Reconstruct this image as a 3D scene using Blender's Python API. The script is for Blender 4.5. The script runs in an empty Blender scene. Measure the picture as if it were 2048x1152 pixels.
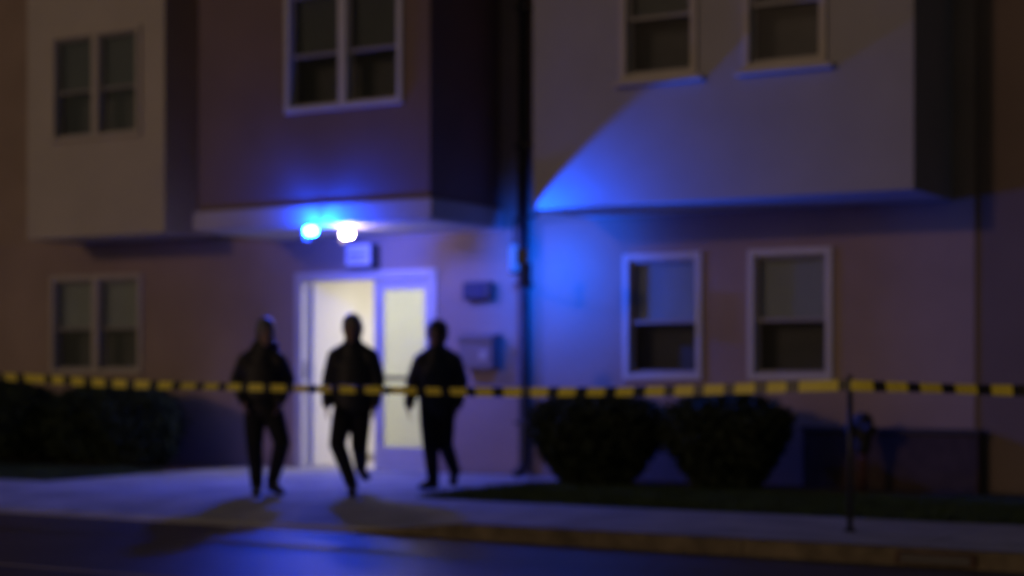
import bpy, bmesh, math, random
from mathutils import Vector, Matrix
R = math.radians
random.seed(7)
sc = bpy.context.scene
C = sc.collection

# ------------------------------------------------------------------ camera, light, exposure
# World axes: X along the facade (right), Y into the building, Z up; the camera stands in the street at the origin.
YAW = R(30.2)
cd = bpy.data.cameras.new('camera'); cam = bpy.data.objects.new('camera', cd); C.objects.link(cam)
cam.location = (0, 0, 1.23); cam.rotation_euler = (R(90), 0, YAW)
cd.sensor_width = 36; cd.lens = 59.77; cd.shift_y = (740 - 576) / 2048
cd.clip_start = .05; cd.clip_end = 2000
cd.dof.use_dof = True; cd.dof.focus_distance = 5.0; cd.dof.aperture_fstop = 1.6      # the photo is out of focus
sc.camera = cam
sc.render.resolution_x, sc.render.resolution_y = 1024, 576
sc.view_settings.view_transform = 'Standard'; sc.view_settings.look = 'None'
sc.view_settings.exposure = 0; sc.view_settings.gamma = 1; sc.view_settings.use_curve_mapping = False
sc.cycles.use_denoising = True
sc.cycles.max_bounces = 8
sc.cycles.sample_clamp_indirect = 6

SUN_EL, SUN_FROM = R(13), Vector((-.30, -.95, 0)).normalized()      # low, from the street, a little from the left
w = bpy.data.worlds.new('World'); sc.world = w; w.use_nodes = True
nt = w.node_tree; bg = nt.nodes['Background']
sky = nt.nodes.new('ShaderNodeTexSky'); sky.sky_type = 'NISHITA'; sky.sun_disc = False
sky.sun_elevation = SUN_EL; sky.sun_rotation = math.atan2(SUN_FROM.x, SUN_FROM.y)
nt.links.new(sky.outputs[0], bg.inputs[0]); bg.inputs[1].default_value = 0.010
sl = bpy.data.lights.new('sun', 'SUN'); sl.energy = 0.2; sl.angle = R(3); sl.color = (1, .62, .42)
so = bpy.data.objects.new('sun', sl); C.objects.link(so)
d = -(SUN_FROM * math.cos(SUN_EL) + Vector((0, 0, math.sin(SUN_EL))))
so.rotation_euler = d.to_track_quat('-Z', 'Y').to_euler()

# ------------------------------------------------------------------ helpers
def link(nt, a, b): nt.links.new(a, b)
def mat(name, col, rough=.7, var=.15, scale=3.0, bump=.0, bscale=60, siding=0, spec=.5, metal=0, col2=None):
    m = bpy.data.materials.new(name); m.use_nodes = True
    nt = m.node_tree; b = nt.nodes['Principled BSDF']
    b.inputs['Roughness'].default_value = rough; b.inputs['Metallic'].default_value = metal
    b.inputs['Specular IOR Level'].default_value = spec
    tc = nt.nodes.new('ShaderNodeTexCoord')
    n = nt.nodes.new('ShaderNodeTexNoise'); n.inputs['Scale'].default_value = scale; n.inputs['Detail'].default_value = 6
    link(nt, tc.outputs['Object'], n.inputs['Vector'])
    r = nt.nodes.new('ShaderNodeValToRGB'); r.color_ramp.elements[0].position = .3; r.color_ramp.elements[1].position = .7
    lo = tuple(c * (1 - var) for c in col); hi = tuple(min(1, c * (1 + var)) for c in (col2 or col))
    r.color_ramp.elements[0].color = (*lo, 1); r.color_ramp.elements[1].color = (*hi, 1)
    link(nt, n.outputs[0], r.inputs[0]); link(nt, r.outputs[0], b.inputs['Base Color'])
    prev = None
    if bump:
        n2 = nt.nodes.new('ShaderNodeTexNoise'); n2.inputs['Scale'].default_value = bscale; n2.inputs['Detail'].default_value = 4
        link(nt, tc.outputs['Object'], n2.inputs['Vector'])
        bp = nt.nodes.new('ShaderNodeBump'); bp.inputs['Strength'].default_value = bump; bp.inputs['Distance'].default_value = .01
        link(nt, n2.outputs[0], bp.inputs['Height']); prev = bp
    if siding:
        sx = nt.nodes.new('ShaderNodeSeparateXYZ'); link(nt, tc.outputs['Object'], sx.inputs[0])
        dv = nt.nodes.new('ShaderNodeMath'); dv.operation = 'MULTIPLY'; dv.inputs[1].default_value = 1 / siding
        link(nt, sx.outputs[2], dv.inputs[0])
        fr = nt.nodes.new('ShaderNodeMath'); fr.operation = 'FRACT'; link(nt, dv.outputs[0], fr.inputs[0])
        bs = nt.nodes.new('ShaderNodeBump'); bs.invert = True; bs.inputs['Strength'].default_value = .5; bs.inputs['Distance'].default_value = .015
        link(nt, fr.outputs[0], bs.inputs['Height'])
        if prev: link(nt, prev.outputs[0], bs.inputs['Normal'])
        prev = bs
    if prev: link(nt, prev.outputs[0], b.inputs['Normal'])
    return m
def emit(name, col, s):
    m = bpy.data.materials.new(name); m.use_nodes = True; nt = m.node_tree
    b = nt.nodes['Principled BSDF']; b.inputs['Base Color'].default_value = (.5, .5, .5, 1)
    b.inputs['Emission Color'].default_value = (*col, 1); b.inputs['Emission Strength'].default_value = s
    return m
def glass(name, tint=(.8, .85, .85), refl=.1, rough=.03, milk=0):
    m = bpy.data.materials.new(name); m.use_nodes = True; nt = m.node_tree
    nt.nodes.remove(nt.nodes['Principled BSDF']); out = nt.nodes['Material Output']
    t = nt.nodes.new('ShaderNodeBsdfTransparent'); t.inputs[0].default_value = (*tint, 1)
    g = nt.nodes.new('ShaderNodeBsdfGlossy'); g.inputs['Roughness'].default_value = rough
    f = nt.nodes.new('ShaderNodeFresnel'); f.inputs[0].default_value = 1.5
    base = t
    if milk:
        tl = nt.nodes.new('ShaderNodeBsdfTranslucent'); tl.inputs[0].default_value = (.8, .83, .76, 1)
        mx = nt.nodes.new('ShaderNodeMixShader'); mx.inputs[0].default_value = milk
        link(nt, t.outputs[0], mx.inputs[1]); link(nt, tl.outputs[0], mx.inputs[2]); base = mx
    mx2 = nt.nodes.new('ShaderNodeMixShader')
    ad = nt.nodes.new('ShaderNodeMath'); ad.operation = 'MULTIPLY'; ad.inputs[1].default_value = refl; link(nt, f.outputs[0], ad.inputs[0])
    link(nt, ad.outputs[0], mx2.inputs[0]); link(nt, base.outputs[0], mx2.inputs[1]); link(nt, g.outputs[0], mx2.inputs[2])
    link(nt, mx2.outputs[0], out.inputs[0])
    return m

def tag(o, label=None, cat=None, group=None, kind=None):
    if label: o['label'] = label
    if cat: o['category'] = cat
    if group: o['group'] = group
    if kind: o['kind'] = kind
    return o
def empty(name, loc=(0, 0, 0), rz=0):
    o = bpy.data.objects.new(name, None); C.objects.link(o); o.location = loc; o.rotation_euler = (0, 0, rz); o.empty_display_size = .2
    return o
def obj(name, bm, m, parent=None, smooth=False):
    bmesh.ops.recalc_face_normals(bm, faces=bm.faces[:]) if not getattr(bm, 'keep', None) else None
    me = bpy.data.meshes.new(name); bm.to_mesh(me); bm.free()
    for mm in (m if isinstance(m, (list, tuple)) else [m]): me.materials.append(mm)
    if smooth: me.polygons.foreach_set('use_smooth', [True] * len(me.polygons))
    o = bpy.data.objects.new(name, me); C.objects.link(o)
    if parent: o.parent = parent
    return o
def NB(): return bmesh.new()
def box(bm, x0, x1, y0, y1, z0, z1, bev=0):
    r = bmesh.ops.create_cube(bm, size=1)
    vs = r['verts']
    for v in vs: v.co = Vector(((x0 + x1) / 2 + v.co.x * (x1 - x0), (y0 + y1) / 2 + v.co.y * (y1 - y0), (z0 + z1) / 2 + v.co.z * (z1 - z0)))
    if bev:
        es = list({e for v in vs for e in v.link_edges})
        bmesh.ops.bevel(bm, geom=es, offset=bev, segments=2, profile=.5, affect='EDGES')
    return vs
def quad(bm, *pts):
    return bm.faces.new([bm.verts.new(p) for p in pts])
def tube(bm, pts, r, seg=12, cap=True):
    rings = []
    for i, p in enumerate(pts):
        p = Vector(p); a = Vector(pts[max(0, i - 1)]); b = Vector(pts[min(len(pts) - 1, i + 1)])
        t = (b - a).normalized(); u = t.orthogonal().normalized() if i == 0 else (u0 - t * u0.dot(t)).normalized()
        u0 = u; v = t.cross(u); rr = r[i] if isinstance(r, (list, tuple)) else r
        rings.append([bm.verts.new(p + (u * math.cos(k * math.tau / seg) + v * math.sin(k * math.tau / seg)) * rr) for k in range(seg)])
    for a, b in zip(rings, rings[1:]):
        for k in range(seg): bm.faces.new((a[k], a[(k + 1) % seg], b[(k + 1) % seg], b[k]))
    if cap: bm.faces.new(rings[0][::-1]); bm.faces.new(rings[-1])
def grid_wall(bm, x0, x1, z0, z1, Y, holes, rev=.14):
    """a facade sheet facing -Y with openings (hx0,hx1,hz0,hz1) and their reveals"""
    xs = sorted({x0, x1, *[h[0] for h in holes], *[h[1] for h in holes]}); zs = sorted({z0, z1, *[h[2] for h in holes], *[h[3] for h in holes]})
    for a, b in zip(xs, xs[1:]):
        for c, e in zip(zs, zs[1:]):
            mx, mz = (a + b) / 2, (c + e) / 2
            if any(h[0] < mx < h[1] and h[2] < mz < h[3] for h in holes): continue
            quad(bm, (a, Y, c), (b, Y, c), (b, Y, e), (a, Y, e))
    for a, b, c, e in holes:
        quad(bm, (a, Y, c), (a, Y + rev, c), (a, Y + rev, e), (a, Y, e)); quad(bm, (b, Y, c), (b, Y, e), (b, Y + rev, e), (b, Y + rev, c))
        quad(bm, (a, Y, e), (a, Y + rev, e), (b, Y + rev, e), (b, Y, e)); quad(bm, (a, Y, c), (b, Y, c), (b, Y + rev, c), (a, Y + rev, c))

# ------------------------------------------------------------------ materials
M = dict(
    stucco=mat('tan_stucco', (.37, .275, .22), .9, .14, .8, .25, 90),
    brown=mat('shaded_stucco', (.20, .15, .125), .9, .12, .8, .25, 90),  # end wall: shade past the corner put into the stucco colour
    sash=mat('sash_grey', (.30, .28, .28), .5, .05, 4),
    cream=mat('cream_siding', (.56, .49, .42), .75, .06, 1.5, .1, 60, siding=.15),
    taupe=mat('taupe_siding', (.22, .15, .14), .75, .08, 1.5, .1, 60, siding=.15),
    grey=mat('grey_siding', (.40, .375, .40), .75, .06, 1.5, .1, 60, siding=.15),
    soffit=mat('soffit_white', (.62, .60, .60), .6, .05, 2),
    fascia=mat('fascia_cream', (.52, .46, .42), .6, .06, 2),
    white=mat('white_frame', (.58, .56, .54), .45, .05, 4),
    signface=mat('sign_face', (.82, .80, .80), .5, .03, 4),
    beige=mat('beige_frame', (.50, .44, .37), .5, .06, 4),
    blind=mat('blind', (.60, .60, .56), .8, .06, 3),
    blindk=mat('dim_blind', (.22, .22, .22), .85, .06, 3),  # blind colour darkened for the weaker light on the upper floor
    room=mat('dark_room', (.13, .12, .125), .9),
    dark=mat('dark_metal', (.025, .025, .03), .4, .2, 8),
    matte=mat('matte_iron', (.02, .02, .022), .85, .2, 8),
    alu=mat('aluminium_grey', (.38, .38, .40), .4, .08, 6, metal=.3),
    hallwall=mat('hall_wall', (.76, .735, .65), .7, .03, 1), hallfloor=mat('hall_floor', (.62, .57, .46), .5, .08, 5),
    base=mat('baseboard', (.25, .22, .17), .5),
    concrete=mat('concrete', (.45, .43, .395), .75, .24, 1.8, .3, 80),
    asphalt=mat('asphalt', (.036, .036, .038), .43, .35, 2.2, .3, 160),
    soil=mat('mulch', (.085, .045, .03), .95, .4, 14, .8, 40),
    turf=mat('turf', (.035, .05, .02), .95, .4, 6, .5, 60),
    blade=mat('grass_blade', (.045, .075, .025), .8, .4, 3),
    yellowkerb=mat('yellow_kerb', (.12, .09, .05), .8, .35, 5, .3, 60, col2=(.17, .13, .075)),
    line=mat('road_paint', (.42, .30, .08), .7, .35, 8),
    leaf=mat('leaf', (.042, .054, .032), .9, .25, 6, spec=.1), leaf2=mat('leaf_light', (.052, .070, .038), .9, .25, 6, spec=.1),
    wood=mat('stem', (.06, .04, .03), .9),
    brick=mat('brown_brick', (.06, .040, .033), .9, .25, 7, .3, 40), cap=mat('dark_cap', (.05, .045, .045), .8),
    rust=mat('rusty_iron', (.09, .045, .03), .8, .4, 10), red=mat('faded_red', (.08, .03, .025), .85, .2, 6),
    tyel=mat('tape_yellow', (.95, .80, .08), .45, .06, 4), tblk=mat('tape_black', (.02, .02, .022), .4),
    skin=mat('skin', (.32, .19, .14), .55, .08, 8), cloth=mat('black_cloth', (.007, .007, .011), .58, .3, 10, .3, 120),
    cloth2=mat('brownish_black_cloth', (.012, .009, .009), .58, .3, 10, .3, 120),
    trouser=mat('trouser_cloth', (.007, .007, .009), .92, .2, 10, .2, 140), shoe=mat('shoe_leather', (.012, .011, .011), .45),
    hair=mat('hair', (.02, .015, .012), .6, .3, 40), greyhair=mat('grey_hair', (.13, .12, .12), .35, .2, 40), eye=mat('eye', (.3, .3, .3), .2),
    mail=mat('mailbox_grey', (.20, .18, .19), .4, .06, 6, metal=.2), ink=mat('grey_ink', (.30, .29, .33), .8), lens=mat('dark_lens', (.03, .04, .10), .2),
    pane=glass('window_glass', (.84, .87, .87), .10, .3), doorpane=glass('door_glass', (.86, .89, .85), .8, .1, milk=.35),
    bluelamp=emit('blue_lamp', (.002, .055, 1.0), 2000), whitelamp=emit('white_lamp', (1.0, .76, .85), 145),
    beacon2=emit('small_beacon', (.006, .10, 1.0), .35),
    beacon=emit('blue_beacon', (.004, .12, 1.0), 1.0), hall=emit('hall_light', (1, .96, .86), 8.6),
)

for k_, w_ in (('cloth', .15), ('cloth2', .15), ('hair', .6), ('greyhair', .8)):      # napped cloth and hair catch light at the rim
    p_ = M[k_].node_tree.nodes['Principled BSDF']; p_.inputs['Sheen Weight'].default_value = w_; p_.inputs['Sheen Roughness'].default_value = .35
# ------------------------------------------------------------------ ground
def struct(name, bm, m, parent=None):
    o = obj(name, bm, m, parent)
    if not parent: o['kind'] = 'structure'
    return o
KY, SY, FY = 11.5, 13.65, 17.16           # kerb face, back of the sidewalk, facade
PX0, PX1 = -13.9, -9.05                   # edges of the walk to the door
b = NB(); quad(b, (-400, -400, -.22), (400, -400, -.22), (400, 600, -.22), (-400, 600, -.22)); struct('ground', b, M['turf'])
b = NB(); quad(b, (-120, -30, -.12), (120, -30, -.12), (120, KY + .1, -.12), (-120, KY + .1, -.12)); struct('road', b, M['asphalt'])
b = NB(); quad(b, (-60, 8.34, -.116), (60, 8.34, -.116), (60, 8.47, -.116), (-60, 8.47, -.116)); struct('road_line', b, M['line'])
# sidewalk: bed and slabs; it ramps down to the road in front of the door
def ramp(x):                              # 1 where the kerb is dropped
    return max(0, min(1, (-7.2 - x) / 1.0))
b = NB(); quad(b, (-40, KY + .13, -.125), (12, KY + .13, -.125), (12, SY, -.04), (-40, SY, -.04)); sidewalk = struct('sidewalk', b, M['soil'])
x = -26.0
while x < 6:
    x2 = x + 1.5; g = .006; b = NB()
    def zt(xx, yy): return -ramp(xx) * .112 * max(0, min(1, (12.5 - yy) / 1.0))
    for (ya, yb) in ((KY + .15, 12.5), (12.5, SY)):
        A = [(x + g, ya), (x2 - g, ya), (x2 - g, yb), (x + g, yb)]
        top = [b.verts.new((p[0], p[1], zt(*p))) for p in A]; bot = [b.verts.new((p[0], p[1], -.13 if ya < 12 else -.13)) for p in A]
        b.faces.new(top)
        for k in range(4): b.faces.new((top[k], bot[k], bot[(k + 1) % 4], top[(k + 1) % 4]))
    bmesh.ops.remove_doubles(b, verts=b.verts[:], dist=1e-5)
    obj('slab', b, M['concrete'], sidewalk); x = x2
b = NB(); quad(b, (PX0, SY, -.03), (PX1, SY, -.03), (PX1, FY, -.03), (PX0, FY, -.03)); path = struct('path', b, M['soil'])
n = 3; wx = (PX1 - PX0) / n; wy = (FY - SY) / 2
for i in range(n):
    for j in range(2):
        b = NB(); box(b, PX0 + i * wx + .005, PX0 + (i + 1) * wx - .005, SY + j * wy + .008, SY + (j + 1) * wy - .004, -.1, 0, .004); obj('slab', b, M['concrete'], path)
# kerb
b = NB(); box(b, -40, -8.2, KY, KY + .14, -.2, -.108); kerb = struct('kerb', b, M['concrete'])
xs = [-8.2, -7.2] + [-7.2 + 1.22 * k for k in range(1, 9)]
for a, e in zip(xs, xs[1:]):
    b = NB(); za, ze = (-.108 if a < -8 else 0), 0
    vs = box(b, a + .004, e - .004, KY, KY + .145, -.2, 0)
    for v in vs:
        if v.co.z > -.05: v.co.z = za if v.co.x < (a + e) / 2 else ze
    bmesh.ops.bevel(b, geom=[ed for ed in b.edges if all(v.co.y < KY + .01 and v.co.z > -.15 for v in ed.verts)], offset=.02, segments=2, affect='EDGES')
    obj('kerb_stone', b, M['yellowkerb'], kerb)
b = NB()                                                                    # rusty storm inlet in the kerb
box(b, -3.62, -3.06, KY - .025, KY + .02, -.105, -.02, .008); sd = obj('storm_drain', b, M['rust']); tag(sd, 'rusty iron storm drain inlet set in the yellow kerb', 'drain')
b = NB(); box(b, -3.58, -3.10, KY - .03, KY - .024, -.095, -.035); obj('inlet_slot', b, M['dark'], sd)
# lawns and beds
b = NB(); quad(b, (-40, SY, -.01), (PX0, SY, -.01), (PX0, FY + .3, -.01), (-40, FY + .3, -.01)); struct('lawn', b, M['turf'])
b = NB(); quad(b, (PX1, SY, -.01), (20, SY, -.01), (20, FY + 2, -.01), (PX1, FY + 2, -.01)); struct('lawn', b, M['turf'])
b = NB(); quad(b, (-22, 15.5, .0), (PX0 - .02, 15.5, .0), (PX0 - .02, FY, .0), (-22, FY, .0)); struct('planting_bed', b, M['soil'])
b = NB(); quad(b, (PX1 + .1, 15.9, .0), (-4.6, 15.9, .0), (-4.6, FY, .0), (PX1 + .1, FY, .0)); struct('planting_bed', b, M['soil'])
def blades(name, x0, x1, y0, y1, n, label):
    vs, fs = [], []
    for i in range(n):
        x, y = random.uniform(x0, x1), random.uniform(y0, y1); a = random.uniform(0, 6.28); h = random.uniform(.03, .075); ww = .006
        lx, ly = random.gauss(0, .018), random.gauss(0, .018); k = len(vs)
        vs += [(x - math.cos(a) * ww, y - math.sin(a) * ww, -.012), (x + math.cos(a) * ww, y + math.sin(a) * ww, -.012), (x + lx, y + ly, h)]; fs.append((k, k + 1, k + 2))
    me = bpy.data.meshes.new(name); me.from_pydata(vs, [], fs); me.materials.append(M['blade'])
    o = bpy.data.objects.new(name, me); C.objects.link(o); tag(o, label, 'grass', kind='stuff')
blades('grass', -19, PX0 - .02, SY + .01, 15.6, 26000, 'short dark grass in front of the clipped hedge shrubs by the left window')
blades('grass', PX1 + .02, -1, SY + .01, 15.95, 40000, 'short dark grass strip between the sidewalk and the round shrubs')

# ------------------------------------------------------------------ building
TOP = 9.0
bld = empty('apartment_building', (-11, FY, 0)); bld['label'] = 'apartment building with projecting upper bays, door canopy and lit entrance'; bld['category'] = 'building'
BO = Matrix.Translation((11, -FY, 0))
def part(name, bm, m, parent=bld, smooth=False):
    """mesh given in world coordinates, parented to a part of the building"""
    p = parent
    off = Vector((0, 0, 0))
    while p is not None: off += Vector(p.location); p = p.parent
    bmesh.ops.translate(bm, verts=bm.verts[:], vec=-off)
    return obj(name, bm, m, parent, smooth)
LL = (-17.38, -15.70, 1.17, 2.53); LR1 = (-8.53, -7.57, 1.12, 2.53); LR2 = (-7.03, -6.08, 1.12, 2.53)
UL = (-16.39, -14.84, 4.19, 5.60); CC = (-12.13, -10.50, 4.18, 5.60); UR1 = (-7.92, -7.05, 4.22, 5.63); UR2 = (-6.55, -5.68, 4.22, 5.63)
DOOR = (-13.14, -11.02, 0.0, 2.45)
ins = lambda wn, c=.05: (wn[0] + c, wn[1] - c, wn[2] + c, wn[3] - c)
b = NB(); grid_wall(b, -24, -4.59, -.15, TOP, FY, [ins(LL), ins(LR1), ins(LR2), (DOOR[0] + .04, DOOR[1] - .04, -.15, DOOR[3] - .04)], .16)
quad(b, (-4.59, FY, -.15), (-4.59, FY + .02, -.15), (-4.59, FY + .02, TOP), (-4.59, FY, TOP))
quad(b, (-24, FY, -.15), (-24, FY + 10, -.15), (-24, FY + 10, TOP), (-24, FY, TOP)); quad(b, (-24, FY + 10, -.15), (6, FY + 10, -.15), (6, FY + 10, TOP), (-24, FY + 10, TOP))
part('wall', b, M['stucco'])
b = NB(); quad(b, (-4.588, FY + .02, -.15), (6, FY + .02, -.15), (6, FY + .02, TOP), (-4.588, FY + .02, TOP)); quad(b, (6, FY + .02, -.15), (6, FY + .02, TOP), (6, FY + 10, TOP), (6, FY + 10, -.15))
part('end_wall', b, M['brown'])  # brown: stucco colour darkened for the blocked lamp light
b = NB(); box(b, -24.3, 6.3, FY - 1.8, FY + 10.3, TOP + .002, TOP + .25); part('roof', b, M['dark'])
def bay(x0, x1, Y, z0, holes, m, sm):
    b = NB(); grid_wall(b, x0, x1, z0, TOP, Y, [ins(h) for h in holes], .12)
    quad(b, (x0, Y, z0), (x0, Y, TOP), (x0, FY - .002, TOP), (x0, FY - .002, z0)); quad(b, (x1, Y, z0), (x1, FY - .002, z0), (x1, FY - .002, TOP), (x1, Y, TOP))
    o = part('bay', b, m)
    b = NB(); box(b, x0 + .012, x1 - .012, Y + .012, FY - .003, z0 + .004, z0 + .06); part('soffit', b, sm, o)
    return o
bay(-16.84, -14.46, 16.2, 2.95, [UL], M['cream'], M['soffit'])
bay(-13.43, -10.15, 15.65, 3.10, [CC], M['taupe'], M['soffit'])
bay(-8.97, -4.82, 15.86, 2.95, [UR1, UR2], M['grey'], M['soffit'])
b = NB(); box(b, -13.48, -10.10, 15.60, FY - .003, 2.885, 3.115, .012); canopy = part('canopy', b, M['fascia'])
b = NB(); box(b, -13.42, -10.16, 15.66, FY - .006, 2.870, 2.8845); part('soffit', b, M['soffit'], canopy)
def window(wn, Y, n, m, blind=.5, sill=False, bm_='blind'):
    x0, x1, z0, z1 = wn; c = .07; rail = z0 + (z1 - z0) * .46
    b = NB(); f0, f1 = Y - .035, Y + .10
    box(b, x0, x0 + c, f0, f1, z0, z1, .006); box(b, x1 - c, x1, f0, f1, z0, z1, .006)
    box(b, x0 + c - .002, x1 - c + .002, f0 + .003, f1, z1 - c, z1 - .001, .006); box(b, x0 + c - .002, x1 - c + .002, f0 + .003, f1, z0 + .001, z0 + c, .006)
    wdt = (x1 - x0 - 2 * c - (n - 1) * .11) / n
    for k in range(n - 1):
        xm = x0 + c + (k + 1) * wdt + k * .11; box(b, xm, xm + .11, f0 + .004, f1, z0 + c - .002, z1 - c + .002, .006)
    win = part('window', b, m)
    for k in range(n):
        a = x0 + c + k * (wdt + .11); e = a + wdt
        for (s0, s1, dy) in ((z0 + c, rail + .02, .055), (rail - .02, z1 - c, .02)):
            t = .035; b = NB(); ya, yb = Y + dy - .005, Y + dy + .028
            box(b, a, a + t, ya, yb, s0, s1); box(b, e - t, e, ya, yb, s0, s1); box(b, a + t, e - t, ya + .001, yb, s0, s0 + t); box(b, a + t, e - t, ya + .001, yb, s1 - t, s1)
            part('sash', b, M['sash'], win)
            b = NB(); box(b, a + t - .003, e - t + .003, Y + dy + .01, Y + dy + .015, s0 + t - .003, s1 - t + .003); part('pane', b, M['pane'], win)
        if blind:
            b = NB(); zb = z1 - c - (z1 - z0 - 2 * c) * blind; z = z1 - c
            while z > zb:
                quad(b, (a, Y + .130, z), (e, Y + .130, z), (e, Y + .112, z - .026), (a, Y + .112, z - .026)); z -= .024
            part('blind', b, M[bm_], win)
    b = NB(); box(b, x0 - .05, x1 + .05, Y + .35, Y + .4, z0 - .05, z1 + .05)
    for s in ((x0 - .05, x0), (x1, x1 + .05)): box(b, s[0], s[1], Y + .15, Y + .35, z0 - .05, z1 + .05)
    box(b, x0, x1, Y + .17, Y + .35, z1, z1 + .05); box(b, x0, x1, Y + .17, Y + .35, z0 - .05, z0)
    part('room_lining', b, M['room'], win)
    if sill: b = NB(); box(b, x0 - .06, x1 + .08, Y - .10, Y + .0, z0 - .055, z0 - .003, .008); part('sill', b, m, win)
window(LL, FY, 2, M['beige'], .52); window(UL, 16.2, 2, M['cream'], .53, False, 'blindk'); window(CC, 15.65, 2, M['white'], .53, False, 'blindk')
window(UR1, 15.86, 1, M['beige'], .53, True, 'blindk'); window(UR2, 15.86, 1, M['beige'], .53, True, 'blindk')
window(LR1, FY, 1, M['white'], .55, False); window(LR2, FY, 1, M['white'], .55, False)
# entrance: frame, one leaf standing open, one glazed leaf shut
dx0, dx1, _, dz = DOOR
b = NB(); f0, f1 = FY - .03, FY + .13
box(b, dx0, dx0 + .11, f0, f1, 0, dz, .006); box(b, dx1 - .11, dx1, f0, f1, 0, dz, .006); box(b, dx0 + .108, dx1 - .108, f0 + .003, f1, dz - .11, dz - .001, .006)
box(b, dx0 + .11, dx1 - .11, FY - .02, f1, -.02, .018)
df = part('door_frame', b, M['white'])
b = NB(); box(b, dx0 + .095, dx0 + .118, FY + .02, FY + .06, 1.12, 1.34, .004); part('strike_plate', b, M['dark'], df)
def leaf(x0, x1, y0, y1, along):            # along: 'x' shut, 'y' standing open
    b = NB(); z0, z1 = .022, dz - .115; st, bot, top = .135, .27, .12
    if along == 'x':
        box(b, x0, x0 + st, y0, y1, z0, z1, .004); box(b, x1 - st * .75, x1, y0, y1, z0, z1, .004)
        box(b, x0 + st - .002, x1 - st * .75 + .002, y0 + .002, y1 - .002, z0, z0 + bot); box(b, x0 + st - .002, x1 - st * .75 + .002, y0 + .002, y1 - .002, z1 - top, z1)
    else:
        box(b, x0, x1, y0, y1, z0, z1, .004)
    return b
ld = part('door', leaf(-11.97, dx1 - .112, FY + .04, FY + .085, 'x'), M['white'])
b = NB(); box(b, -11.84, dx1 - .205, FY + .058, FY + .066, .285, dz - .23); part('pane', b, M['doorpane'], ld)
b = NB(); tube(b, [(-11.86, FY - .01, 1.13), (dx1 - .19, FY - .01, 1.13)], .024); tube(b, [(-11.86, FY - .01, 1.13), (-11.86, FY + .045, 1.13)], .016); tube(b, [(dx1 - .19, FY - .01, 1.13), (dx1 - .19, FY + .045, 1.13)], .016); part('push_bar', b, M['dark'], ld)
lo = part('door', leaf(dx0 + .125, dx0 + .17, FY + .14, FY + 1.05, 'y'), M['hallwall'])
b = NB(); tube(b, [(dx0 + .17, FY + .97, 1.05), (dx0 + .23, FY + .97, 1.05), (dx0 + .23, FY + .86, 1.05)], .011, 8); part('handle', b, M['alu'], lo)
# hall behind the entrance
hx0, hx1, hy1, hz = dx0 + .06, -9.4, 19.55, 2.75
b = NB(); quad(b, (hx0, FY + .14, 0), (hx0, hy1, 0), (hx0, hy1, hz), (hx0, FY + .14, hz)); quad(b, (hx0, hy1, 0), (hx1, hy1, 0), (hx1, hy1, hz), (hx0, hy1, hz))
quad(b, (hx1, hy1, 0), (hx1, FY + .16, 0), (hx1, FY + .16, hz), (hx1, hy1, hz)); quad(b, (hx0, FY + .16, hz), (hx1, FY + .16, hz), (hx1, hy1, hz), (hx0, hy1, hz))
part('hall_wall', b, M['hallwall'])
b = NB(); quad(b, (hx0, FY - .03, .004), (hx1, FY - .03, .004), (hx1, hy1, .004), (hx0, hy1, .004)); bmesh.ops.translate(b, verts=b.verts[:], vec=(0, .17, .004)); part('hall_floor', b, M['hallfloor'])
b = NB(); box(b, hx0 + .002, hx0 + .02, FY + 1.08, hy1 - .01, .01, .11); box(b, hx0 + .02, hx1, hy1 - .02, hy1 - .002, .01, .11); part('baseboard', b, M['base'])
b = NB(); box(b, -12.1, -10.5, FY + .6, FY + 2.0, hz - .06, hz - .003, .01); cl = obj('ceiling_light', b, M['white']); tag(cl, 'bright ceiling panel lighting the hall behind the open door', 'ceiling light')
b = NB(); box(b, -12.05, -10.55, FY + .65, FY + 1.95, hz - .075, hz - .0605); obj('diffuser', b, M['hall'], cl)
# low wall at the right end of the facade
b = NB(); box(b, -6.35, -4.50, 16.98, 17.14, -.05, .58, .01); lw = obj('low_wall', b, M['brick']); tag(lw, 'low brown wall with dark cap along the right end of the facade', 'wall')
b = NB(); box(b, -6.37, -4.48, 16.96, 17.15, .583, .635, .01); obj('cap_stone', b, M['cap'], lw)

# ------------------------------------------------------------------ things on the facade
def lamp(name, x, Y, z, lensm, label):
    t = empty(name, (x, Y, z)); tag(t, label, 'lamp', 'twin lamps under the canopy edge')
    b = NB(); box(b, -.062, .062, -.045, .045, -.045, .04, .03); obj('lens', b, lensm, t, True)
    b = NB(); box(b, -.05, .05, -.035, .035, .041, .07, .006); obj('housing', b, M['dark'], t)
    b = NB(); tube(b, [(0, .0, .068), (0, .0, .078), (0, .19, .125)] if Y < 15.6 else [(0, 0, .04), (0, 0, .075)], .012, 8); obj('bracket', b, M['dark'], t)
    b = NB(); box(b, -.088, -.084, -.02, .10, -.10, .02); obj('added_lamp_baffle', b, M['matte'], t)  # added plate, keeps the lamp's light off the left wall
    return t
lamp('entrance_lamp', -11.59, 15.41, 2.80, M['bluelamp'], 'glowing blue lamp hanging at the canopy edge above the door')
lamp('entrance_lamp', -11.37, 15.80, 2.782, M['whitelamp'], 'glowing white lamp hanging at the canopy edge beside the blue lamp')
t = empty('sign_box', (-12.05, FY - .004, 2.62)); tag(t, 'small white box sign with dark edge above the door frame', 'sign')
b = NB(); box(b, -.20, .20, -.15, 0, -.15, .15, .012); obj('box', b, M['dark'], t)
b = NB(); box(b, -.195, .16, -.165, -.149, -.115, .145, .005); f = obj('face', b, M['signface'], t)
b = NB(); box(b, -.14, .11, -.168, -.164, .0, .035); obj('print', b, M['ink'], f)
b = NB(); box(b, -.13, .08, -.168, -.164, -.07, -.045); obj('print', b, M['ink'], f)
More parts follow.
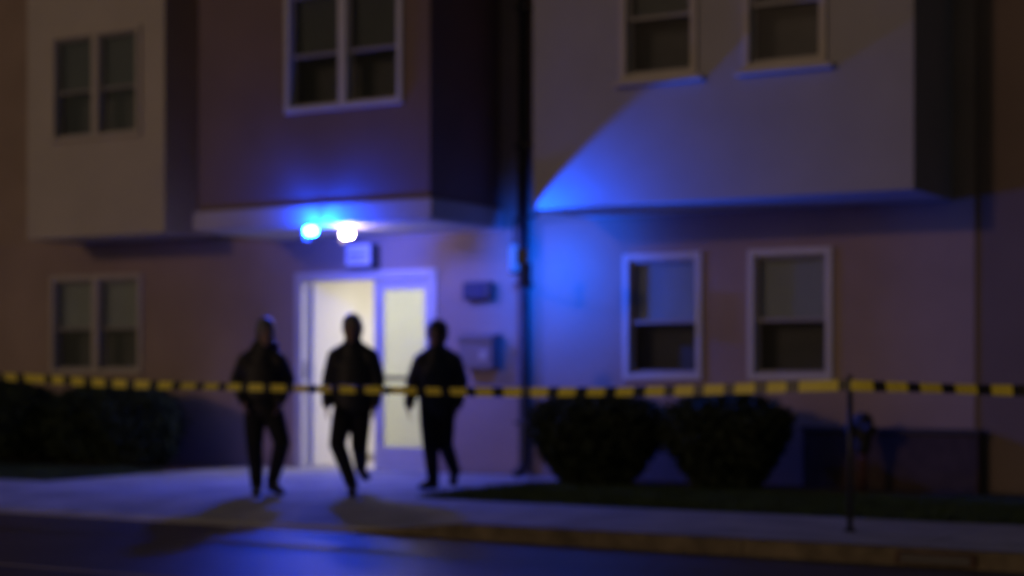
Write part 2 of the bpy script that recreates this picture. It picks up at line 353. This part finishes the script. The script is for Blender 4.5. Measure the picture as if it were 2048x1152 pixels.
t = empty('wall_box', (-10.41, FY - .004, 2.16)); tag(t, 'small dark box fixed to the wall right of the door', 'wall box')
b = NB(); box(b, -.19, .19, -.11, 0, -.11, .11, .012); obj('case', b, M['dark'], t)
b = NB(); box(b, -.17, .12, -.122, -.109, -.09, .09, .005); obj('cover', b, M['lens'], t)
t = empty('mailbox', (-10.37, FY - .004, 1.25)); tag(t, 'grey metal mailbox with sloping lid on the wall', 'mailbox')
b = NB(); vs = box(b, -.23, .23, -.20, 0, 0, .33, .01); obj('body', b, M['mail'], t)
b = NB(); vs = box(b, -.245, .245, -.235, .0, .325, .365)
for v in vs:
    if v.co.y > -.1: v.co.z += .05
obj('lid', b, M['mail'], t)
b = NB(); box(b, .07, .16, -.212, -.199, .1, .2, .004); obj('lock_plate', b, M['alu'], t)
t = empty('downspout', (-9.78, FY - .09, 0)); tag(t, 'dark downspout running down the wall beside the door', 'downspout')
b = NB(); tube(b, [(0, 0, TOP), (0, 0, .16), (0, -.04, .07), (0, -.16, .03)], .062, 14); obj('pipe', b, M['dark'], t, True)
for z in (.6, 2.2, 3.8, 5.4):
    b = NB(); box(b, -.085, .085, -.075, .088, z, z + .04, .004); obj('clamp', b, M['dark'], t)
# blue beacon hung from the corner of the right bay, with its lamp behind an added hood, turned along the facade
BP = Vector((-9.03, 15.56, 2.42))
t = empty('beacon', BP); tag(t, 'blue beacon on a bracket in front of the downspout', 'beacon')
b = NB(); tube(b, [(0, 0, -.15), (0, 0, -.13), (0, 0, .10), (0, 0, .14)], [.035, .052, .052, .025], 16); obj('lens', b, M['beacon'], t, True)
b = NB(); tube(b, [(0, 0, .142), (0, 0, .40), (.10, .30, .46), (.10, .36, .535)], .014, 8); obj('bracket', b, M['dark'], t, True)
b = NB(); tube(b, [(0, 0, -.152), (0, 0, -.18)], .05, 16); obj('base_cap', b, M['dark'], t)
ll = bpy.data.lights.new('beacon_light', 'SPOT'); ll.energy = 430; ll.color = (0, .085, 1); ll.spot_size = R(132); ll.spot_blend = .06; ll.shadow_soft_size = .006
lo = bpy.data.objects.new('beacon_light', ll); C.objects.link(lo); lo.parent = t; lo.location = (.062, 0, 0)
lo.rotation_euler = Vector((math.cos(R(60)), math.sin(R(60)), 0)).to_track_quat('-Z', 'Y').to_euler()

b = NB(); box(b, .0, .115, .020, .024, -.07, .032); obj('added_back_baffle', b, M['dark'], t)  # added plate, blocks the spot's light from the lower wall
b = NB(); box(b, .046, .165, -.024, -.020, -.07, .092); box(b, .046, .115, -.0195, .0195, -.07, -.064); obj('hood', b, M['dark'], t)  # added front and bottom plates, hide the lit inner faces from the street
b = NB(); box(b, .0525, .0555, -.0195, .0195, -.07, .085); obj('added_side_baffle', b, M['dark'], t)  # added plate, stops light leaking left onto the centre bay
# second blue beacon on a short arm of the downspout
t = empty('beacon', (-9.36, 16.36, 2.25)); tag(t, 'small blue beacon on a short arm right of the downspout', 'beacon')
b = NB(); tube(b, [(0, 0, -.06), (0, 0, -.05), (0, 0, .04), (0, 0, .06)], [.02, .032, .032, .015], 14); obj('lens', b, M['beacon2'], t, True)
b = NB(); tube(b, [(0, 0, -.085), (0, 0, -.061)], .035, 14); obj('base_cap', b, M['dark'], t)
b = NB(); tube(b, [(0, 0, -.086), (0, 0, -.10), (-.36, .66, -.10)], .012, 8); obj('arm', b, M['dark'], t, True)
b = NB()                                                      # hood added to hide the lamp from the street: the light washes the wall
for k in range(7):
    a0, a1 = R(-165 + 28 * k), R(-165 + 28 * (k + 1)); rr = .075
    quad(b, (rr * math.cos(a0), rr * math.sin(a0), -.10), (rr * math.cos(a1), rr * math.sin(a1), -.10), (rr * math.cos(a1), rr * math.sin(a1), .16), (rr * math.cos(a0), rr * math.sin(a0), .16))
    quad(b, (0, 0, .16), (rr * math.cos(a0), rr * math.sin(a0), .16), (rr * math.cos(a1), rr * math.sin(a1), .16), (0, 0, .16001))
bmesh.ops.remove_doubles(b, verts=b.verts[:], dist=1e-5); hd_ = obj('hood', b, M['lens'], t); hd_.modifiers.new('t', 'SOLIDIFY').thickness = .004
l2 = bpy.data.lights.new('beacon_light', 'SPOT'); l2.spot_size = R(142); l2.spot_blend = .5; l2.energy = 110; l2.color = (0, .09, 1); l2.shadow_soft_size = .03
lo2 = bpy.data.objects.new('beacon_light', l2); C.objects.link(lo2); lo2.parent = t; lo2.location = (0, .04, .09); lo2.rotation_euler = Vector((.05, 1, -.1)).to_track_quat('-Z', 'Y').to_euler()

# ------------------------------------------------------------------ shrubs
def shrub(name, x, y, rx, ry, h, prof, n, label, group, leafm, z0=.0, seed=1):
    rnd = random.Random(seed)
    t = empty(name, (x, y, 0)); tag(t, label, 'shrub', group)
    vs, fs = [], []
    def lump(a, u): return 1 + .06 * math.sin(3 * a + seed) + .05 * math.sin(7 * a + 5 * u + seed * 2) + .04 * math.sin(11 * u + 4 * a)
    for i in range(n):
        u = rnd.random() ** .8; a = rnd.uniform(0, math.tau)
        rr = prof(u) * lump(a, u); k = 1.02 + rnd.gauss(-.05, .065) - (.45 * rnd.random() if rnd.random() < .25 else 0)
        if u > .85 and rnd.random() < .75: k *= math.sqrt(rnd.random())
        p = Vector((rx * rr * k * math.cos(a), ry * rr * k * math.sin(a), z0 + u * (h - z0) * (1 + .03 * math.sin(5 * a + seed)) + rnd.gauss(0, .012)))
        s = rnd.uniform(.02, .045); e1 = Vector((rnd.gauss(0, 1), rnd.gauss(0, 1), rnd.gauss(0, .7))).normalized(); e2 = e1.orthogonal().normalized(); e2 = (Matrix.Rotation(rnd.uniform(0, 6.28), 3, e1) @ e2)
        j = len(vs); vs += [p - e1 * s * 1.3, p + e2 * s * .6, p + e1 * s * 1.3, p - e2 * s * .6]; fs.append((j, j + 1, j + 2, j + 3))
    # twiggy core
    seg = 14; j0 = len(vs); lv = 9
    for li in range(lv):
        u = .04 + .88 * li / (lv - 1)
        for k in range(seg):
            a = k * math.tau / seg; rr = prof(u) * .80 * lump(a, u); vs.append((rx * rr * math.cos(a), ry * rr * math.sin(a), z0 + u * (h - z0)))
    for li in range(lv - 1):
        for k in range(seg): fs.append((j0 + li * seg + k, j0 + li * seg + (k + 1) % seg, j0 + (li + 1) * seg + (k + 1) % seg, j0 + (li + 1) * seg + k))
    fs.append(tuple(j0 + (lv - 1) * seg + k for k in range(seg)))
    me = bpy.data.meshes.new('foliage'); me.from_pydata([tuple(v) for v in vs], [], fs); me.materials.append(leafm)
    o = bpy.data.objects.new('foliage', me); C.objects.link(o); o.parent = t
    for k in range(4):
        a = k * 1.7 + seed; b = NB(); tube(b, [(.05 * math.cos(a), .05 * math.sin(a), -.02), (.1 * math.cos(a), .1 * math.sin(a), z0 + .1), (.3 * rx * math.cos(a), .3 * ry * math.sin(a), h * .6)], [.025, .02, .01], 6); obj('stem', b, M['wood'], t)
def bowl(u):
    return .42 + .58 * (1 - ((.76 - u) / .76) ** 1.8) ** .85 if u < .76 else max(0, 1 - ((u - .76) / .245) ** 2.6) ** .5
def block(u):
    return .74 + .26 * (1 - ((.5 - u) / .5) ** 2.2) ** .6 if u < .5 else max(0, 1 - ((u - .5) / .505) ** 3.4) ** .5
shrub('clipped_shrub', -8.26, 15.95, .70, .60, .96, bowl, 11000, 'clipped bowl shaped shrub nearest the downspout', 'shrubs below the right windows', M['leaf'], .02, 1)
shrub('clipped_shrub', -6.82, 16.05, .60, .56, .97, bowl, 10000, 'clipped bowl shaped shrub below the far right window', 'shrubs below the right windows', M['leaf'], .02, 2)
shrub('hedge_shrub', -15.22, 16.15, .90, .64, 1.06, block, 12000, 'boxy clipped shrub left of the door, nearer the walk', 'shrubs below the left window', M['leaf2'], .06, 3)
shrub('hedge_shrub', -17.32, 16.15, .98, .64, 1.06, block, 11000, 'boxy clipped shrub at the left picture edge', 'shrubs below the left window', M['leaf2'], .06, 4)
# standpipe in front of the low wall
t = empty('standpipe', (-5.55, 16.55, 0)); tag(t, 'short standpipe with dark head in front of the low wall', 'standpipe')
b = NB(); tube(b, [(0, 0, -.02), (0, 0, .40)], .045, 12); obj('stem', b, M['red'], t, True)
b = NB(); tube(b, [(0, 0, .39), (0, 0, .45), (0, 0, .60), (0, 0, .74), (0, 0, .80)], [.06, .075, .10, .10, .05], 14); obj('head', b, M['matte'], t, True)
for s in (-1, 1):
    b = NB(); tube(b, [(s * .06, -.05, .66), (s * .13, -.11, .63)], [.05, .055], 12); obj('inlet', b, M['matte'], t, True)

# ------------------------------------------------------------------ cordon: stake and tape
t = empty('stake', (-4.28, 12.46, 0)); tag(t, 'thin dark metal stake on the sidewalk holding up the tape', 'stake')
b = NB(); tube(b, [(0, 0, 0), (0, 0, 1.19)], .022, 10); obj('rod', b, M['dark'], t, True)
b = NB(); tube(b, [(0, 0, .002), (0, 0, .03)], [.05, .03], 12); obj('foot', b, M['dark'], t, True)
ctrl = [(-16.5, 1.24), (-13.28, 1.165), (-11.58, 1.09), (-9.45, 1.06), (-7.34, 1.04), (-5.93, 1.055), (-4.33, 1.115), (-2.96, 1.08), (-1.5, 1.06), (0, 1.07)]
def tz(x):
    for (a, za), (e, ze) in zip(ctrl, ctrl[1:]):
        if a <= x <= e:
            k = (x - a) / (e - a); return za + (ze - za) * k
    return 1.07
def tzs(x): return sum(tz(x + k * .2) for k in (-2, -1, 0, 1, 2)) / 5 if abs(x + 4.33) > .5 else tz(x)
b = NB(); x = -16.4; yel = True; prev = None; rnd = random.Random(3)
segs = []
while x < -.4:
    sc_ = 1 + max(0, min(1, (-9 - x) / 4)) * .06
    L = ((.165 if yel else .098) * rnd.uniform(.92, 1.08)) * sc_
    if yel and rnd.random() < .12: L *= 1.6
    if yel and -4.75 < x < -4.45: L = .32
    segs.append((x, x + L, yel)); x += L; yel = not yel
for a, e, ye in segs:
    n = 3
    for k in range(n):
        xa, xb = a + (e - a) * k / n, a + (e - a) * (k + 1) / n
        row = []
        for xx in (xa, xb):
            tw = .42 * math.sin(xx * 1.3) + .2 * math.sin(xx * 3.1); hh = .042 if abs(xx + 9.3) > 1.6 else .034
            if abs(xx + 4.33) < .1: tw = 0
            yy = 12.43 + .012 * math.sin(xx * 2.2); z = tzs(xx)
            row.append(((xx, yy - math.sin(tw) * hh, z + math.cos(tw) * hh), (xx, yy + math.sin(tw) * hh, z - math.cos(tw) * hh)))
        f = quad(b, row[0][1], row[1][1], row[1][0], row[0][0]); f.material_index = 0 if ye else 1
bmesh.ops.remove_doubles(b, verts=b.verts[:], dist=1e-5)
tp = obj('barrier_tape', b, [M['tyel'], M['tblk']]); tag(tp, 'yellow and black striped barrier tape stretched across the scene', 'barrier tape')
md = tp.modifiers.new('thick', 'SOLIDIFY'); md.thickness = .0015

# ------------------------------------------------------------------ people
def capsule(bm, p0, r0, p1, r1, seg=14):
    """closed tapered limb with round ends; r may be (rx, ry)"""
    p0, p1 = Vector(p0), Vector(p1); t = (p1 - p0); L = t.length; t.normalize()
    ux = (Vector((1, 0, 0)) - t * t.x); ux = ux.normalized() if ux.length > .2 else Vector((0, 1, 0)); uy = t.cross(ux).normalized()
    r0 = r0 if isinstance(r0, tuple) else (r0, r0); r1 = r1 if isinstance(r1, tuple) else (r1, r1)
    prof = []
    for k in range(1, 5): a = k * math.pi / 8; prof.append((-math.cos(a) * min(r0), r0, math.sin(a)))
    for k in range(0, 4): a = k * math.pi / 8; prof.append((L + math.sin(a) * min(r1), r1, math.cos(a)))
    rings = [[bm.verts.new(p0 + t * d + ux * (r[0] * s * math.cos(k * math.tau / seg)) + uy * (r[1] * s * math.sin(k * math.tau / seg))) for k in range(seg)] for d, r, s in prof]
    for a, c in zip(rings, rings[1:]):
        for k in range(seg): bm.faces.new((a[k], a[(k + 1) % seg], c[(k + 1) % seg], c[k]))
    e0 = bm.verts.new(p0 - t * min(r0)); e1 = bm.verts.new(p1 + t * min(r1))
    for k in range(seg):
        bm.faces.new((e0, rings[0][(k + 1) % seg], rings[0][k])); bm.faces.new((e1, rings[-1][k], rings[-1][(k + 1) % seg]))
def chain(bm, pts, rs):
    for (p, q), (r, s) in zip(zip(pts, pts[1:]), zip(rs, rs[1:])): capsule(bm, p, r, q, s)
def fuse(name, bm, m, parent, voxel, smooth=2):
    """joins the overlapping limbs of one garment or body into one continuous skin"""
    o = obj(name, bm, m, None); md = o.modifiers.new('r', 'REMESH'); md.mode = 'VOXEL'; md.voxel_size = voxel; md.use_smooth_shade = True
    if smooth: s = o.modifiers.new('s', 'SMOOTH'); s.factor = .5; s.iterations = smooth
    dg = bpy.context.evaluated_depsgraph_get(); me = bpy.data.meshes.new_from_object(o.evaluated_get(dg)); me.name = name
    old = o.data; o.modifiers.clear(); o.data = me; bpy.data.meshes.remove(old)
    if not me.materials: me.materials.append(m)
    if parent: o.parent = parent
    return o
def hand(bm, wrist, elbow, side):
    """palm, four bent fingers and a thumb hanging below the wrist; side -1 = picture left"""
    w = Vector(wrist); dr = (w - Vector(elbow)).normalized(); dr = (dr + Vector((0, -.15, -.6))).normalized()
    fwd = Vector((0, -1, 0)); fwd = (fwd - dr * fwd.dot(dr)).normalized(); inw = Vector((-side, 0, 0)); inw = (inw - dr * inw.dot(dr) - fwd * inw.dot(fwd)).normalized()
    pc = w + dr * .05
    for k in (-1.5, -.5, .5, 1.5): capsule(bm, w + fwd * k * .009, .015, w + dr * .085 + fwd * k * .020, .0125, 8)
    for k, ln in ((1.5, .070), (.5, .080), (-.5, .075), (-1.5, .058)):
        a = w + dr * .088 + fwd * k * .021; m1 = a + dr * ln * .5 + inw * .008; e = m1 + (dr * .8 + inw * .6).normalized() * ln * .5
        capsule(bm, a, .0095, m1, .0088, 8); capsule(bm, m1, .0088, e, .0072, 8)
    a = w + dr * .03 + fwd * .03; m1 = a + (dr * .75 + fwd * .6 + inw * .3).normalized() * .038; e = m1 + (dr + inw * .3).normalized() * .03
    capsule(bm, a, .014, m1, .0105, 8); capsule(bm, m1, .0105, e, .0085, 8)
def person(loc, J, turn, jac, label, hood=False, pockets=False, long_hair=False, hairm='hair'):
    hd = Vector(J['head']); nk = Vector(J['neck']); sL, sR = Vector(J['shL']), Vector(J['shR']); hL, hR = Vector(J['hipL']), Vector(J['hipR'])
    pel = (hL + hR) / 2 + Vector((0, 0, .04)); ch = (sL + sR) / 2 + Vector((0, 0, -.10)); wa = pel.lerp(ch, .45)
    # body: one continuous mesh (head with face, neck, trunk, arms, hands, legs)
    b = NB()
    T = Matrix.Rotation(turn, 3, 'Z')
    H = lambda x, y, z: hd + T @ Vector((x * 1.25, y * 1.25, z * 1.15))
    capsule(b, H(0, .012, .03), (.074, .090), H(0, .008, .045), (.070, .085))          # skull
    capsule(b, H(0, -.018, -.02), (.062, .070), H(0, -.030, -.075), (.040, .042))       # jaw
    capsule(b, H(0, -.088, .012), .010, H(0, -.108, -.022), .015, 8)                    # nose
    capsule(b, H(-.022, -.080, -.050), .009, H(.022, -.080, -.050), .009, 8)            # lips
    capsule(b, H(-.045, -.074, .030), .012, H(.045, -.074, .030), .012, 8)              # brow
    for s in (-1, 1): capsule(b, H(s * .076, .012, .015), (.010, .018), H(s * .074, .012, -.02), (.009, .014), 8)   # ears
    capsule(b, H(0, .015, -.05), .055, nk + Vector((0, .01, -.06)), .062)
    chain(b, [ch + Vector((0, 0, .06)), wa, pel], [(.13, .09), (.12, .085), (.13, .09)])
    for s, S in ((-1, 'L'), (1, 'R')):
        sh, el, ha = Vector(J['sh' + S]), Vector(J['el' + S]), Vector(J['ha' + S])
        capsule(b, ch + Vector((0, 0, .1)), .06, sh, .05); chain(b, [sh, el, ha], [.045, .036, .026])
        hand(b, ha, el, s)
        hp, kn, an = Vector(J['hip' + S]), Vector(J['kn' + S]), Vector(J['an' + S])
        chain(b, [hp, kn, an], [.075, .048, .034])
    body = fuse('person', b, M['skin'], None, .0065, 1)
    body.location = loc; body.rotation_euler = (0, 0, YAW); tag(body, label, 'person', 'people walking out of the lit door')
    # hair
    b = NB(); capsule(b, H(0, .018, .042), (.104, .116), H(0, .014, .060), (.098, .110)); capsule(b, H(0, .045, -.03), (.098, .075), H(0, .05, .03), (.104, .080))
    if long_hair: capsule(b, H(0, .03, .0), (.116, .095), H(0, .03, .05), (.116, .11))
    fuse('hair', b, M[hairm], body, .009, 2)
    for s in (-1, 1): b = NB(); bmesh.ops.create_icosphere(b, subdivisions=2, radius=.0115, matrix=Matrix.Translation(H(s * .031, -.080, .008))); obj('eye', b, M['eye'], body, True)
    # jacket
    b = NB()
    chain(b, [ch + Vector((0, .0, .115)), ch, wa, pel + Vector((0, 0, .0)), pel + Vector((0, 0, -.07))], [(.125, .11), (.19, .14), (.192, .14), (.192, .14), (.182, .135)])
    capsule(b, nk + Vector((0, .010, .03)), (.086, .088), nk + Vector((0, .005, -.06)), (.108, .10)); capsule(b, nk + Vector((0, .005, -.05)), (.105, .10), nk + Vector((0, .005, -.13)), (.15, .10))
    if hood: capsule(b, nk + Vector((-.06, .05, -.01)), .085, nk + Vector((.06, .05, -.01)), .085)
    for s, S in ((-1, 'L'), (1, 'R')):
        sh, el, ha = Vector(J['sh' + S]), Vector(J['el' + S]), Vector(J['ha' + S])
        capsule(b, nk + Vector((s * .02, .01, -.035)), .075, sh + Vector((0, 0, .005)), .088)
        capsule(b, ch, .12, sh + Vector((-s * .02, 0, -.06)), .085)
        cuff = ha + (el - ha).normalized() * (.0 if pockets else .005)
        chain(b, [sh, el, cuff], [.090, .078, .056])
    fuse('jacket', b, jac, body, .011, 3)
    # trousers
    b = NB(); capsule(b, pel, (.155, .115), pel + Vector((0, 0, -.06)), (.15, .115))
    for S in 'LR':
        hp, kn, an = Vector(J['hip' + S]), Vector(J['kn' + S]), Vector(J['an' + S])
        mid = hp.lerp(kn, .5); calf = kn.lerp(an, .35) + Vector((0, .02, 0))
        chain(b, [hp, mid, kn, calf, an], [.108, .102, .084, .078, .060])
    fuse('trousers', b, M['trouser'], body, .011, 2)
    for S in 'LR':
        an, to = Vector(J['an' + S]), Vector(J['to' + S]); b = NB(); dr = (to - an); heel = Vector(J['he' + S]) if 'he' + S in J else an - dr * .22 + Vector((0, 0, -.035))
        capsule(b, an, .054, heel, .044); capsule(b, heel, (.042, .036), to.lerp(heel, .08), (.050, .032)); capsule(b, an.lerp(to, .25), .044, to.lerp(an, .25), .036)
        fuse('shoe', b, M['shoe'], body, .009, 2)
    return body
V = dict
person((-10.52, 13.20, 0), V(head=(.036, -.03, 1.585), neck=(.022, 0, 1.460), shL=(-.160, 0, 1.315), shR=(.165, 0, 1.315), elL=(-.258, .10, 1.13), elR=(.238, .08, 1.13), haL=(-.165, -.10, .93), haR=(.190, -.10, .93),
    hipL=(-.075, 0, .86), hipR=(.09, 0, .86), knL=(-.062, -.10, .478), knR=(.212, -.14, .52), anL=(-.050, -.02, .085), anR=(.095, .02, .13), toL=(-.030, -.20, .034), toR=(.205, -.12, .034), heL=(-.052, .02, .042), heR=(.075, .05, .075)),
    R(15), M['cloth2'], 'person in dark hooded jacket, hands in pockets, leftmost of the three walkers', hood=True, pockets=True, hairm='greyhair')
person((-9.754, 13.64, 0), V(head=(-.001, -.04, 1.625), neck=(.005, 0, 1.500), shL=(-.160, 0, 1.355), shR=(.180, 0, 1.350), elL=(-.228, .06, 1.14), elR=(.245, .02, 1.14), haL=(-.240, -.05, .90), haR=(.222, 0, .90),
    hipL=(-.075, 0, .87), hipR=(.085, 0, .87), knL=(-.125, -.20, .51), knR=(.075, -.06, .485), anL=(.012, -.12, .10), anR=(.055, .35, .25), toL=(.03, -.31, .034), toR=(.125, .20, .15), heL=(.005, -.08, .042), heR=(.03, .40, .24)),
    R(-8), M['cloth'], 'person in black jacket, arms down, middle walker before the open door', hairm='greyhair')
person((-9.54, 14.81, 0), V(head=(.006, -.02, 1.595), neck=(.014, 0, 1.470), shL=(-.145, 0, 1.320), shR=(.195, 0, 1.320), elL=(-.232, .06, 1.11), elR=(.268, .04, 1.12), haL=(-.266, -.04, .87), haR=(.235, 0, .87),
    hipL=(-.06, 0, .84), hipR=(.10, 0, .84), knL=(-.045, -.12, .46), knR=(.105, -.03, .46), anL=(-.018, -.05, .09), anR=(.195, .30, .16), toL=(-.140, -.20, .036), toR=(.185, .20, .036), heL=(.0, -.03, .042), heR=(.175, .36, .15)),
    R(-25), M['cloth'], 'person in black jacket, rightmost of the three walkers, before the glazed door leaf', long_hair=True)
